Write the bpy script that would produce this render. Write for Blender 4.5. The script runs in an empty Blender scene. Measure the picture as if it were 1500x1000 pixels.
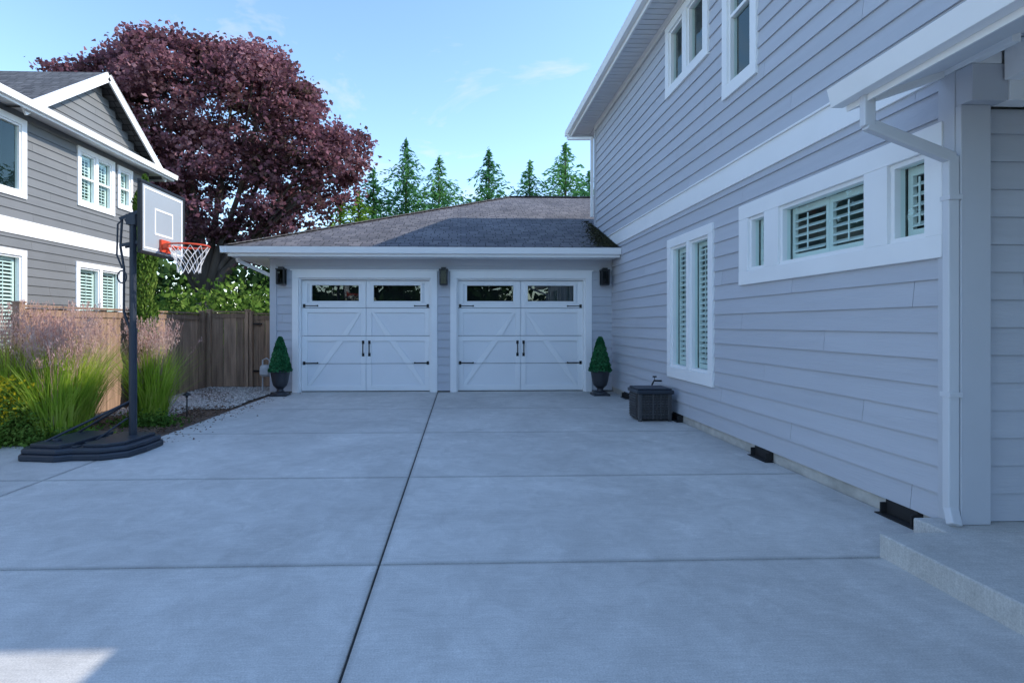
import bpy, math, random
import numpy as np
from mathutils import Vector, Matrix
random.seed(3); rng=np.random.default_rng(3)
scene=bpy.context.scene
R=math.radians

# ------------------------------------------------------------ materials
def newmat(name):
    m=bpy.data.materials.new(name); m.use_nodes=True
    nt=m.node_tree; b=nt.nodes['Principled BSDF']
    return m,nt,b
def N(nt,t,**k):
    n=nt.nodes.new(t)
    for a,v in k.items(): setattr(n,a,v)
    return n
def mat(name,col,rough=.6,metal=0,var=.08,nscale=3,bump=0,bscale=60,stretch=(1,1,1),island=0,spec=.5,coat=0):
    m,nt,b=newmat(name); L=nt.links
    tc=N(nt,'ShaderNodeTexCoord'); mp=N(nt,'ShaderNodeMapping'); mp.inputs['Scale'].default_value=stretch
    L.new(tc.outputs['Object'],mp.inputs['Vector'])
    no=N(nt,'ShaderNodeTexNoise'); no.inputs['Scale'].default_value=nscale; no.inputs['Detail'].default_value=4
    L.new(mp.outputs[0],no.inputs['Vector'])
    mr=N(nt,'ShaderNodeMapRange'); mr.inputs[1].default_value=.25; mr.inputs[2].default_value=.75
    mr.inputs[3].default_value=1-var; mr.inputs[4].default_value=1+var
    L.new(no.outputs['Fac'],mr.inputs[0]); out=mr.outputs[0]
    if island:
        g=N(nt,'ShaderNodeNewGeometry'); m2=N(nt,'ShaderNodeMapRange'); m2.inputs[3].default_value=1-island; m2.inputs[4].default_value=1+island
        L.new(g.outputs['Random Per Island'],m2.inputs[0]); mu=N(nt,'ShaderNodeMath',operation='MULTIPLY')
        L.new(out,mu.inputs[0]); L.new(m2.outputs[0],mu.inputs[1]); out=mu.outputs[0]
    vm=N(nt,'ShaderNodeVectorMath',operation='SCALE'); vm.inputs[0].default_value=col[:3]
    L.new(out,vm.inputs['Scale']); L.new(vm.outputs[0],b.inputs['Base Color'])
    b.inputs['Roughness'].default_value=rough; b.inputs['Metallic'].default_value=metal
    b.inputs['Specular IOR Level'].default_value=spec; b.inputs['Coat Weight'].default_value=coat
    if bump:
        n2=N(nt,'ShaderNodeTexNoise'); n2.inputs['Scale'].default_value=bscale; n2.inputs['Detail'].default_value=2
        L.new(mp.outputs[0],n2.inputs['Vector']); bp=N(nt,'ShaderNodeBump'); bp.inputs['Strength'].default_value=bump; bp.inputs['Distance'].default_value=.01
        L.new(n2.outputs['Fac'],bp.inputs['Height']); L.new(bp.outputs[0],b.inputs['Normal'])
    return m
def leafmat(name,c1,c2,c3=None,trans=.35,rough=.55,nscale=.5):
    m,nt,b=newmat(name); L=nt.links; nt.nodes.remove(b)
    b=N(nt,'ShaderNodeBsdfDiffuse')
    g=N(nt,'ShaderNodeNewGeometry'); tc=N(nt,'ShaderNodeTexCoord'); no=N(nt,'ShaderNodeTexNoise'); no.inputs['Scale'].default_value=nscale; no.inputs['Detail'].default_value=1
    L.new(tc.outputs['Object'],no.inputs['Vector'])
    a=N(nt,'ShaderNodeMath',operation='MULTIPLY_ADD'); a.inputs[1].default_value=.55
    L.new(g.outputs['Random Per Island'],a.inputs[0])
    sb=N(nt,'ShaderNodeMapRange'); sb.inputs[1].default_value=.3; sb.inputs[2].default_value=.7; sb.inputs[3].default_value=-.05; sb.inputs[4].default_value=.5
    L.new(no.outputs['Fac'],sb.inputs[0]); L.new(sb.outputs[0],a.inputs[2])
    cr=N(nt,'ShaderNodeValToRGB'); L.new(a.outputs[0],cr.inputs[0])
    cr.color_ramp.elements[0].color=(*c1,1); cr.color_ramp.elements[1].color=(*(c3 or c2),1)
    if c3: e=cr.color_ramp.elements.new(.5); e.color=(*c2,1)
    L.new(cr.outputs[0],b.inputs[0])
    t=N(nt,'ShaderNodeBsdfTranslucent'); L.new(cr.outputs[0],t.inputs[0]); mx=N(nt,'ShaderNodeMixShader'); mx.inputs[0].default_value=trans
    L.new(b.outputs[0],mx.inputs[1]); L.new(t.outputs[0],mx.inputs[2]); L.new(mx.outputs[0],nt.nodes['Material Output'].inputs[0])
    return m
def shinglemat(name,swap,c1,c2):
    m,nt,b=newmat(name); L=nt.links
    tc=N(nt,'ShaderNodeTexCoord'); sp=N(nt,'ShaderNodeSeparateXYZ'); L.new(tc.outputs['Object'],sp.inputs[0])
    cb=N(nt,'ShaderNodeCombineXYZ')
    L.new(sp.outputs[1 if swap else 0],cb.inputs[0]); L.new(sp.outputs[0 if swap else 1],cb.inputs[1])
    br=N(nt,'ShaderNodeTexBrick'); L.new(cb.outputs[0],br.inputs['Vector'])
    br.inputs['Scale'].default_value=1; br.inputs['Brick Width'].default_value=.19; br.inputs['Row Height'].default_value=.13
    br.inputs['Mortar Size'].default_value=.010; br.inputs['Mortar Smooth'].default_value=.3; br.inputs['Bias'].default_value=0
    br.offset=.37; br.squash=1.3; br.squash_frequency=3
    br.inputs['Color1'].default_value=(*c1,1); br.inputs['Color2'].default_value=(*c2,1); br.inputs['Mortar'].default_value=(c1[0]*.25,c1[1]*.25,c1[2]*.25,1)
    no=N(nt,'ShaderNodeTexNoise'); no.inputs['Scale'].default_value=1.1; no.inputs['Detail'].default_value=6; L.new(tc.outputs['Object'],no.inputs['Vector'])
    mr=N(nt,'ShaderNodeMapRange'); mr.inputs[1].default_value=.3; mr.inputs[2].default_value=.7; mr.inputs[3].default_value=.78; mr.inputs[4].default_value=1.2; L.new(no.outputs[0],mr.inputs[0])
    vm=N(nt,'ShaderNodeVectorMath',operation='SCALE'); L.new(br.outputs['Color'],vm.inputs[0]); L.new(mr.outputs[0],vm.inputs['Scale'])
    L.new(vm.outputs[0],b.inputs['Base Color']); b.inputs['Roughness'].default_value=.85
    bp=N(nt,'ShaderNodeBump'); bp.inputs['Strength'].default_value=.7; bp.inputs['Distance'].default_value=.012; bp.invert=True
    L.new(br.outputs['Fac'],bp.inputs['Height']); L.new(bp.outputs[0],b.inputs['Normal'])
    return m
def concretemat(name,base,jx=(),jy=()):
    m,nt,b=newmat(name); L=nt.links
    tc=N(nt,'ShaderNodeTexCoord')
    def nz(s,d,lo,hi,a,c,dist=0,rough=.5,vec=None):
        n=N(nt,'ShaderNodeTexNoise'); n.inputs['Scale'].default_value=s; n.inputs['Detail'].default_value=d; n.inputs['Distortion'].default_value=dist; n.inputs['Roughness'].default_value=rough
        L.new(vec or tc.outputs['Object'],n.inputs['Vector']); r=N(nt,'ShaderNodeMapRange'); r.inputs[1].default_value=lo; r.inputs[2].default_value=hi; r.inputs[3].default_value=a; r.inputs[4].default_value=c
        L.new(n.outputs[0],r.inputs[0]); return n,r
    _,a1=nz(.6,5,.35,.65,.84,1.09,.6,.7); _,a2=nz(4.5,6,.3,.7,.86,1.10,.8,.75); n3,a3=nz(130,1,.3,.7,.86,1.11)
    _,a4=nz(1.7,7,.55,.70,1,1.20,.3,.82)
    _,a6=nz(1.1,3,.66,.74,1,.80,.2,.6)
    mp=N(nt,'ShaderNodeMapping'); mp.inputs['Scale'].default_value=(1.2,22,1); L.new(tc.outputs['Object'],mp.inputs[0]); _,a5=nz(4,2,.3,.7,.94,1.06,vec=mp.outputs[0])
    g=N(nt,'ShaderNodeNewGeometry'); ri=N(nt,'ShaderNodeMapRange'); ri.inputs[3].default_value=.94; ri.inputs[4].default_value=1.06; L.new(g.outputs['Random Per Island'],ri.inputs[0])
    outs=[a1.outputs[0],a2.outputs[0],a3.outputs[0],a4.outputs[0],a5.outputs[0],a6.outputs[0],ri.outputs[0]]
    if jx or jy:
        sp=N(nt,'ShaderNodeSeparateXYZ'); L.new(tc.outputs['Object'],sp.inputs[0]); cur=None
        for k,vals in ((0,jx),(1,jy)):
            for v in vals:
                s=N(nt,'ShaderNodeMath',operation='SUBTRACT'); s.inputs[1].default_value=v; L.new(sp.outputs[k],s.inputs[0])
                ab=N(nt,'ShaderNodeMath',operation='ABSOLUTE'); L.new(s.outputs[0],ab.inputs[0])
                if cur is None: cur=ab.outputs[0]
                else:
                    mn=N(nt,'ShaderNodeMath',operation='MINIMUM'); L.new(cur,mn.inputs[0]); L.new(ab.outputs[0],mn.inputs[1]); cur=mn.outputs[0]
        r=N(nt,'ShaderNodeMapRange'); r.inputs[1].default_value=.008; r.inputs[2].default_value=.04; r.inputs[3].default_value=.74; r.inputs[4].default_value=1; L.new(cur,r.inputs[0]); outs.append(r.outputs[0])
    out=outs[0]
    for o in outs[1:]:
        mu=N(nt,'ShaderNodeMath',operation='MULTIPLY'); L.new(out,mu.inputs[0]); L.new(o,mu.inputs[1]); out=mu.outputs[0]
    vm=N(nt,'ShaderNodeVectorMath',operation='SCALE'); vm.inputs[0].default_value=base; L.new(out,vm.inputs['Scale'])
    L.new(vm.outputs[0],b.inputs['Base Color']); b.inputs['Roughness'].default_value=.72
    bp=N(nt,'ShaderNodeBump'); bp.inputs['Strength'].default_value=.3; bp.inputs['Distance'].default_value=.003
    L.new(n3.outputs[0],bp.inputs['Height']); L.new(bp.outputs[0],b.inputs['Normal'])
    return m
def glassmat(name,tint,ior=1.5,wob=.06,gc=(.93,1,.97)):
    m,nt,b=newmat(name); L=nt.links; nt.nodes.remove(b)
    t=N(nt,'ShaderNodeBsdfTransparent'); t.inputs[0].default_value=(*tint,1)
    g=N(nt,'ShaderNodeBsdfGlossy'); g.inputs['Roughness'].default_value=.01; g.inputs[0].default_value=(*gc,1)
    if wob:
        tc=N(nt,'ShaderNodeTexCoord'); no=N(nt,'ShaderNodeTexNoise'); no.inputs['Scale'].default_value=1.6; no.inputs['Detail'].default_value=1; L.new(tc.outputs['Object'],no.inputs['Vector'])
        bp=N(nt,'ShaderNodeBump'); bp.inputs['Strength'].default_value=wob; bp.inputs['Distance'].default_value=.05; L.new(no.outputs[0],bp.inputs['Height']); L.new(bp.outputs[0],g.inputs['Normal'])
    # thin pane: same reflectance from either side
    gg=N(nt,'ShaderNodeNewGeometry'); mr=N(nt,'ShaderNodeMapRange'); mr.inputs[3].default_value=ior; mr.inputs[4].default_value=1/ior; L.new(gg.outputs['Backfacing'],mr.inputs[0])
    f=N(nt,'ShaderNodeFresnel'); L.new(mr.outputs[0],f.inputs[0])
    mx=N(nt,'ShaderNodeMixShader'); L.new(f.outputs[0],mx.inputs[0]); L.new(t.outputs[0],mx.inputs[1]); L.new(g.outputs[0],mx.inputs[2])
    L.new(mx.outputs[0],nt.nodes['Material Output'].inputs[0]); return m

M_sid=mat('siding_paint',(.50,.515,.56),.55,var=.04,nscale=2,bump=.25,bscale=14,stretch=(6,.5,6),island=.035)
M_sidx=mat('siding_paint_front',(.50,.515,.56),.55,var=.04,nscale=2,bump=.25,bscale=14,stretch=(.5,6,6),island=.035)
M_white=mat('white_trim_paint',(.88,.88,.88),.45,var=.03,nscale=2)
M_gtrim=mat('grey_trim_paint',(.53,.545,.585),.5,var=.03)
M_door=mat('door_white_enamel',(.88,.885,.89),.4,var=.02,nscale=1.5)
M_doorp=mat('door_panel_shade_tone',(.82,.83,.85),.4,var=.02,nscale=1.5)  # door white toned down: recess shade put into the colour so braces stand out
M_soff=mat('soffit_paint',(.76,.77,.79),.6,var=.04)
M_nsid=mat('neighbour_siding_paint',(.165,.17,.175),.65,var=.06,nscale=2,island=.05)
M_black=mat('black_metal',(.015,.015,.017),.4,metal=.3,var=.1)
M_plast=mat('navy_black_plastic',(.022,.03,.045),.45,var=.15,bump=.1,bscale=200)
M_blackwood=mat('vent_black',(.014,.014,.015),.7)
M_conc=concretemat('driveway_concrete',(.56,.545,.52),(-3.78,-.48),(-.6,1.3,3.15,4.94,6.97,8.95))
M_stepc=concretemat('step_concrete',(.54,.53,.505))
M_found=mat('foundation_concrete',(.48,.47,.44),.85,var=.2,nscale=8,bump=.4,bscale=80)
M_joint=mat('joint_dirt',(.05,.05,.048),.95,var=.3,nscale=20)
M_shF=shinglemat('shingles_front',False,(.095,.09,.102),(.18,.167,.172))
M_shS=shinglemat('shingles_side',True,(.095,.09,.102),(.18,.167,.172))
M_shD=shinglemat('neighbour_shingles',False,(.07,.07,.075),(.13,.13,.135))
M_shDs=shinglemat('neighbour_shingles_side',True,(.07,.07,.075),(.13,.13,.135))
M_fence=mat('cedar_boards',(.33,.215,.145),.85,var=.4,nscale=3,stretch=(6,6,.6),island=.3,bump=.4,bscale=30)
M_glass=glassmat('window_glass',(.84,.95,.92),1.6,gc=(.85,.97,.93))
M_dglass=glassmat('door_window_glass',(.5,.53,.55),1.9)
M_room=mat('room_interior',(.16,.24,.22),.9)
M_roomd=mat('room_interior_dark',(.07,.09,.10),.9)
M_shut=mat('shutter_white',(.84,.87,.86),.5)
M_bark=mat('bark',(.085,.065,.055),.9,var=.35,nscale=4,bump=.8,bscale=20,stretch=(1,1,.3))
M_soil=mat('lawn_soil',(.08,.10,.05),.95,var=.35,nscale=2)
M_mulch=mat('bark_mulch',(.13,.085,.06),.95,var=.5,nscale=18,bump=1,bscale=50)
M_chip=mat('mulch_chip',(.17,.105,.07),.9,var=.3,island=.4)
M_grav=mat('gravel_stone',(.42,.39,.36),.85,var=.2,nscale=9,island=.45)
M_maple=leafmat('purple_maple_leaf',(.09,.07,.052),(.22,.095,.13),(.46,.26,.28),.35,nscale=.45)
M_con=leafmat('conifer_spray',(.03,.11,.055),(.09,.25,.09),(.21,.42,.14),.35)
M_conb=leafmat('bright_conifer_spray',(.08,.18,.03),(.20,.36,.05),(.32,.46,.09),.3)
M_shrub=leafmat('shrub_leaf',(.04,.09,.02),(.12,.22,.04),(.26,.36,.08),.35,nscale=1)
M_dark=leafmat('distant_leaf',(.02,.05,.02),(.05,.10,.035),(.09,.15,.05),.2,nscale=.2)
M_box=leafmat('boxwood_leaf',(.02,.10,.04),(.04,.19,.08),(.10,.30,.13),.2,nscale=4)
M_blade=leafmat('grass_blade',(.18,.32,.04),(.38,.54,.06),(.60,.66,.16),.45,nscale=2)
M_plume=leafmat('grass_plume',(.50,.31,.28),(.62,.42,.38),(.72,.58,.50),.45,nscale=2)
M_yel=leafmat('yellow_flower',(.5,.35,.02),(.6,.5,.03),(.15,.25,.03),.3)
M_orange=mat('orange_rim',(.68,.08,.03),.4,metal=.1)
M_net=mat('net_nylon',(.85,.82,.8),.8)
M_meter=mat('meter_grey',(.5,.52,.53),.5)
M_lglass=glassmat('lantern_glass',(.45,.45,.47),1.3,0)

# ------------------------------------------------------------ builders
def group(name):
    e=bpy.data.objects.new(name,None); scene.collection.objects.link(e); e.empty_display_size=.2; return e
class MB:
    def __init__(s): s.v=[]; s.f=[]
    def quad(s,*p):
        i=len(s.v); s.v+= [tuple(q) for q in p]; s.f.append(tuple(range(i,i+len(p))))
    def box(s,x0,x1,y0,y1,z0,z1,M=None):
        if x0>x1:x0,x1=x1,x0
        if y0>y1:y0,y1=y1,y0
        if z0>z1:z0,z1=z1,z0
        i=len(s.v); c=[(x0,y0,z0),(x1,y0,z0),(x1,y1,z0),(x0,y1,z0),(x0,y0,z1),(x1,y0,z1),(x1,y1,z1),(x0,y1,z1)]
        if M is not None: c=[tuple(M@Vector(q)) for q in c]
        s.v+=c; s.f+=[tuple(i+k for k in q) for q in ((0,3,2,1),(4,5,6,7),(0,1,5,4),(1,2,6,5),(2,3,7,6),(3,0,4,7))]
    def pbox(s,P,s0,s1,z0,z1,d0,d1):
        a=P(s0,z0,d0); b=P(s1,z1,d1); s.box(a[0],b[0],a[1],b[1],a[2],b[2])
    def beam(s,p,q,w,h,up=(0,0,1)):
        p=Vector(p);q=Vector(q);d=q-p;L=d.length;d.normalize();u=Vector(up);x=d.cross(u).normalized();z=x.cross(d)
        M=Matrix((( *x,0),( *d,0),( *z,0),(0,0,0,1))).transposed(); M=Matrix.Translation(p)@M
        s.box(-w/2,w/2,0,L,-h/2,h/2,M)
    def tube(s,pts,rad,n=8,cap=True):
        pts=[Vector(p) for p in pts]; i0=len(s.v)
        if not hasattr(rad,'__len__'): rad=[rad]*len(pts)
        ref=None
        for k,p in enumerate(pts):
            d=(pts[min(k+1,len(pts)-1)]-pts[max(k-1,0)]).normalized()
            if ref is None: ref=d.orthogonal().normalized()
            ref=(ref-d*ref.dot(d)); 
            if ref.length<1e-5: ref=d.orthogonal()
            ref.normalize(); b=d.cross(ref)
            for j in range(n):
                a=2*math.pi*j/n; s.v.append(tuple(p+(ref*math.cos(a)+b*math.sin(a))*rad[k]))
        for k in range(len(pts)-1):
            for j in range(n):
                a=i0+k*n+j; b_=i0+k*n+(j+1)%n; s.f.append((a,b_,b_+n,a+n))
        if cap:
            s.f.append(tuple(i0+j for j in range(n))[::-1]); s.f.append(tuple(i0+(len(pts)-1)*n+j for j in range(n)))
    def lathe(s,prof,c,n=24,sq=False):
        i0=len(s.v)
        for r,z in prof:
            for j in range(n):
                a=2*math.pi*j/n; s.v.append((c[0]+r*math.cos(a),c[1]+r*math.sin(a),c[2]+z))
        for k in range(len(prof)-1):
            for j in range(n):
                a=i0+k*n+j;b=i0+k*n+(j+1)%n; s.f.append((a,b,b+n,a+n))
    def prism(s,prof,axis,a0,a1):
        def mk(p,a): return {'x':(a,p[0],p[1]),'y':(p[0],a,p[1]),'z':(p[0],p[1],a)}[axis]
        i=len(s.v); n=len(prof); s.v+=[mk(p,a0) for p in prof]+[mk(p,a1) for p in prof]
        for j in range(n): s.f.append((i+j,i+(j+1)%n,i+n+(j+1)%n,i+n+j))
        s.f.append(tuple(range(i,i+n))[::-1]); s.f.append(tuple(range(i+n,i+2*n)))
    def build(s,name,mat,parent=None,smooth=False,bevel=0,seg=2):
        me=bpy.data.meshes.new(name); me.from_pydata(s.v,[],s.f); me.update()
        o=bpy.data.objects.new(name,me); scene.collection.objects.link(o); me.materials.append(mat)
        if smooth:
            for p in me.polygons: p.use_smooth=True
        if bevel:
            b=o.modifiers.new('b','BEVEL'); b.width=bevel; b.segments=seg; b.limit_method='ANGLE'; b.angle_limit=R(40)
        if parent: o.parent=parent
        return o
def quads(name,V,mat,parent=None):
    n=len(V)//4; me=bpy.data.meshes.new(name)
    me.vertices.add(4*n); me.vertices.foreach_set('co',V.astype(np.float32).ravel())
    me.loops.add(4*n); me.loops.foreach_set('vertex_index',np.arange(4*n,dtype=np.int32))
    me.polygons.add(n); me.polygons.foreach_set('loop_start',np.arange(n,dtype=np.int32)*4)
    try: me.polygons.foreach_set('loop_total',np.full(n,4,dtype=np.int32))
    except Exception: pass
    me.update(calc_edges=True); me.validate()
    o=bpy.data.objects.new(name,me); scene.collection.objects.link(o); me.materials.append(mat)
    if parent: o.parent=parent
    return o
def unit(n): 
    d=rng.normal(size=(n,3)); return d/np.linalg.norm(d,axis=1,keepdims=True)
def leaves(C,size,asp=.7,axis=None,jit=.5):
    n=len(C); a=unit(n) if axis is None else axis+unit(n)*jit
    a/=np.linalg.norm(a,axis=1,keepdims=True); r=unit(n); b=np.cross(a,r); b/=np.linalg.norm(b,axis=1,keepdims=True)+1e-9
    s=(size*(.6+.8*rng.random(n)))[:,None]
    nn=np.cross(a,b)*s*.18
    V=np.stack([C-a*s*.5,C+b*s*.5*asp+nn,C+a*s*.5,C-b*s*.5*asp+nn],1)
    return V.reshape(-1,3)

# ------------------------------------------------------------ siding / windows
def siding(mb,P,s0,s1,z0,z1,op=[],ex=.178,dt=.003,db=.021,clip=None):
    z=z0; row=0
    while z<z1-1e-4:
        zt=min(z+ex,z1); cuts=sorted({z,zt}|{o[k] for o in op for k in (2,3) if z<o[k]<zt})
        L=3.66; off=(row*1.37)%L
        for a,b in zip(cuts[:-1],cuts[1:]):
            mid=(a+b)/2; iv=[(s0,s1)] if clip is None else ([clip(a,b)] if clip(a,b) else [])
            for o in op:
                if o[2]<mid<o[3]:
                    nv=[]
                    for (p,q) in iv:
                        if o[1]<=p or o[0]>=q: nv.append((p,q))
                        else:
                            if o[0]>p: nv.append((p,o[0]))
                            if o[1]<q: nv.append((o[1],q))
                    iv=nv
            da=db+(dt-db)*(a-z)/ex; dbb=db+(dt-db)*(b-z)/ex
            for (p,q) in iv:
                k=math.floor((p-off)/L)+1; c=[p]
                while off+k*L<q-.05:
                    if off+k*L>p+.05: c.append(off+k*L)
                    k+=1
                c.append(q)
                for p1,q1 in zip(c[:-1],c[1:]):
                    g=.0012
                    i=len(mb.v); mb.v+=[P(p1+g,a,-.004 if a==z else da),P(q1-g,a,-.004 if a==z else da),P(q1-g,a,da),P(p1+g,a,da),P(q1-g,b,dbb),P(p1+g,b,dbb)]
                    if a==z: mb.f.append((i,i+1,i+2,i+3))
                    mb.f.append((i+3,i+2,i+4,i+5))
        z+=ex; row+=1
def window(parent,P,s0,s1,z0,z1,panes,gz,shut=True,name='window',split=None,room=None):
    t=MB(); zb,zt=gz; s_edges=[s0]+[v for p in panes for v in p]+[s1]
    t.pbox(P,s0,s1,zt,z1,-.03,.042); t.pbox(P,s0,s1,z0,zb,-.03,.042)
    for i in range(0,len(s_edges),2): t.pbox(P,s_edges[i],s_edges[i+1],zb,zt,-.03,.040)
    t.build(name+'_trim',M_white,parent,bevel=.004)
    fr=MB(); gl=MB(); rm=MB(); sh=MB()
    for (a,b) in panes:
        w=.035
        fr.pbox(P,a,b,zt-w,zt-.001,-.07,.012); fr.pbox(P,a,b,zb+.001,zb+w,-.07,.012); fr.pbox(P,a+.001,a+w,zb+w,zt-w,-.07,.011); fr.pbox(P,b-w,b-.001,zb+w,zt-w,-.07,.011)
        if split: 
            m=zb+(zt-zb)*split; fr.pbox(P,a+w,b-w,m-.02,m+.02,-.06,.006)
        gl.quad(P(a+w,zb+w,-.035),P(b-w,zb+w,-.035),P(b-w,zt-w,-.035),P(a+w,zt-w,-.035))
        D=-.45
        A=[P(a,zb,-.07),P(b,zb,-.07),P(b,zt,-.07),P(a,zt,-.07)];B=[P(a-.1,zb-.1,D),P(b+.1,zb-.1,D),P(b+.1,zt+.1,D),P(a-.1,zt+.1,D)]
        rm.quad(*B)
        for j in range(4): rm.quad(A[j],A[(j+1)%4],B[(j+1)%4],B[j])
        if shut:
            nl=max(1,round((b-a)/.62)); ww=(b-a-2*w)/nl
            for k in range(nl):
                x0=a+w+k*ww; x1=x0+ww
                sh.pbox(P,x0+.002,x0+.045,zb,zt,-.12,-.09); sh.pbox(P,x1-.045,x1-.002,zb,zt,-.12,-.09)
                sh.pbox(P,x0+.045,x1-.045,zb+w,zb+w+.06,-.12,-.09); sh.pbox(P,x0+.045,x1-.045,zt-w-.06,zt-w,-.12,-.09)
                zz=zb+w+.1
                while zz<zt-w-.08:
                    p=[P(x0+.045,zz-.024,-.075),P(x1-.045,zz-.024,-.075),P(x1-.045,zz+.012,-.135),P(x0+.045,zz+.012,-.135)]
                    p2=[(q[0],q[1],q[2]+.008) for q in p]
                    sh.quad(*p); sh.quad(*p2); sh.quad(p[0],p[1],p2[1],p2[0]); zz+=.072
                xm=(x0+x1)/2; sh.pbox(P,xm-.006,xm+.006,zb+.12,zt-.12,-.072,-.064)
    fr.build(name+'_sash',M_white,parent); gl.build(name+'_glass',M_glass,parent); rm.build(name+'_room',room or M_room,parent)
    if shut: sh.build(name+'_shutters',M_shut,parent)
    return (s0+.03,s1-.03,z0+.03,z1-.03)
def gutter_prof(o,z,sg):
    return [(o,z),(o-sg*.03,z-.12),(o-sg*.11,z-.12),(o-sg*.11,z),(o-sg*.10,z),(o-sg*.10,z-.10),(o-sg*.04,z-.10),(o-sg*.016,z-.004)]

# ============================================================ ground
g=MB(); g.quad((-400,-200,-.03),(400,-200,-.03),(400,600,-.03),(-400,600,-.03)); g.build('ground',M_soil)
dv=MB(); j=.006
xs=[-3.78,-.48,3.2]; ys=[-3.2,-.6,1.3,3.15,4.94,6.97,8.95,11.25]
for a,b in zip(xs[:-1],xs[1:]):
    for c,d in zip(ys[:-1],ys[1:]):
        dv.box(a+j,b-j,c+j,d-j,-.1,0)
for c,d in ((-3.2,-.6),(-.6,1.3),(1.3,3.15),(3.15,4.94),(4.94,6.35)):
    dv.box(-7.2+j,-3.78-j,c+j,d-j,-.1,0); dv.box(-12,-7.2-j,c+j,d-j if d<6 else d-.6,-.1,0)
drv=group('driveway'); dv.build('slabs',M_conc,drv,bevel=.006,seg=2)
jb=MB(); jb.quad((-3.77,-3.2,-.012),(3.19,-3.2,-.012),(3.19,11.2,-.012),(-3.77,11.2,-.012)); jb.quad((-11.9,-3.2,-.0125),(-3.77,-3.2,-.0125),(-3.77,5.7,-.0125),(-11.9,5.7,-.0125)); jb.build('joint_fill',M_joint,drv)
bd=MB()
nx,ny=26,40
X=np.linspace(-8.5,-3.8,nx); Y=np.linspace(5.75,15,ny)
for i in range(nx-1):
    for k in range(ny-1):
        def h(x,y): 
            if x<-7.2: yl=5.75
            else: yl=6.35
            e=min(abs(x+3.8),max(0,abs(y-yl)))
            return -.028 if (y<yl+.02 ) else -.03+.035*min(1,e/.4)+.02*math.sin(x*3+y*2.1)*min(1,e)
        bd.quad((X[i],Y[k],h(X[i],Y[k])),(X[i+1],Y[k],h(X[i+1],Y[k])),(X[i+1],Y[k+1],h(X[i+1],Y[k+1])),(X[i],Y[k+1],h(X[i],Y[k+1])))
bdg=group('planting_bed'); bd.build('mulch',M_mulch,bdg,smooth=True)
n=9000; C=np.stack([rng.uniform(-8,-3.84,n),rng.uniform(6.4,9.3,n),rng.uniform(0,.035,n)],1)
ax=unit(n); ax[:,2]*=.25
quads('mulch_chips',leaves(C,.045,.4,ax,.1),M_chip,bdg)
n=260; C=np.stack([-3.78+np.abs(rng.normal(0,.22,n)),rng.uniform(6.4,11,n),np.full(n,.006)],1); ax=unit(n); ax[:,2]*=.1
quads('stray_chips',leaves(C,.03,.5,ax,.05),M_chip,bdg)
gv=MB(); 
for k in range(6500):
    x=random.uniform(-5.6,-3.84) ; y=random.uniform(8.9,12.0); 
    if random.random()<.3: y=random.uniform(8.2,9.6); x=random.uniform(-5.6,-4.4)
    r=random.uniform(.010,.024); z=.014+random.uniform(-.006,.01)
    i=len(gv.v); a0=random.random()*6
    for q in range(4): gv.v.append((x+r*math.cos(a0+q*1.57)*random.uniform(.8,1.3),y+r*math.sin(a0+q*1.57),z))
    gv.v+=[(x,y,z+r*.8),(x,y,z-r)]
    for q in range(4): gv.f.append((i+q,i+(q+1)%4,i+4))
gv.build('gravel',M_grav,None)
gp=MB(); gp.quad((-5.65,8.7,.012),(-3.9,9.2,.010),(-3.9,12.1,.012),(-5.65,12.1,.012)); gp.build('gravel_base',mat('gravel_base',(.33,.31,.28),.95,var=.45,nscale=60,bump=1,bscale=90),bdg)

# ============================================================ main house
H=group('two_storey_house')
PR=lambda s,z,d:(3.19-d,s,z)
op=[]
op.append(window(H,PR,6.58,8.05,.62,2.69,[(6.71,7.27),(7.36,7.92)],(.78,2.56),name='casement_window'))
op.append(window(H,PR,3.39,5.945,1.85,2.74,[(3.52,3.84),(4.07,5.20),(5.445,5.76)],(2.0,2.58),name='transom_window'))
opu=[]
opu.append(window(H,PR,6.72,8.13,4.87,5.96,[(6.86,7.36),(7.50,8.0)],(5.0,5.84),name='upper_slider_window',shut=False,room=M_roomd))
opu.append(window(H,PR,5.60,6.34,4.10,5.96,[(5.72,6.22)],(4.24,5.84),name='upper_hung_window',shut=False,split=.5,room=M_roomd))
sd=MB(); siding(sd,PR,3.42,12.54,.11,3.04,op); siding(sd,PR,2.95,12.43,3.29,6.10,opu); sd.build('side_wall_siding',M_sid,H)
w=MB()
w.pbox(PR,2.95,12.54,3.03,3.28,-.02,.035); w.pbox(PR,2.95,12.54,3.28,3.30,-.02,.055)
w.build('belly_band',M_white,H,bevel=.003)
w=MB(); w.pbox(PR,12.44,12.56,3.30,6.10,-.1,.028); w.pbox(PR,3.31,3.43,.115,3.03,-.05,.030); w.box(3.165,3.36,3.27,3.31,.142,2.80)
w.box(3.168,3.398,3.20,3.33,2.801,3.028)
w.build('corner_boards',M_gtrim,H,bevel=.003)
w=MB(); w.box(3.205,3.5,3.33,12.4,-.1,.12); w.build('foundation',M_found,H)
w=MB()
w.box(3.3,12,12.50,12.54,0,6.1); w.box(11.96,12,2.95,12.5,0,6.1); w.box(3.25,11.9,2.96,3.0,3.1,6.1)
w.box(3.25,11.9,3.3,12.5,6.0,6.05); w.build('other_walls',M_gtrim,H)
fw=MB(); PF=lambda s,z,d:(s,3.34-d,z); siding(fw,PF,3.36,9,.145,2.80); fw.build('porch_wall_siding',M_sidx,H)
w=MB(); y=2.38
while y<13.1:
    w.box(2.74,3.185,y,y+.122,6.10,6.115); y+=.14
x=3.2
while x<11.5:
    w.box(x,x+.122,12.6,13.1,6.10,6.115); x+=.14
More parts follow.
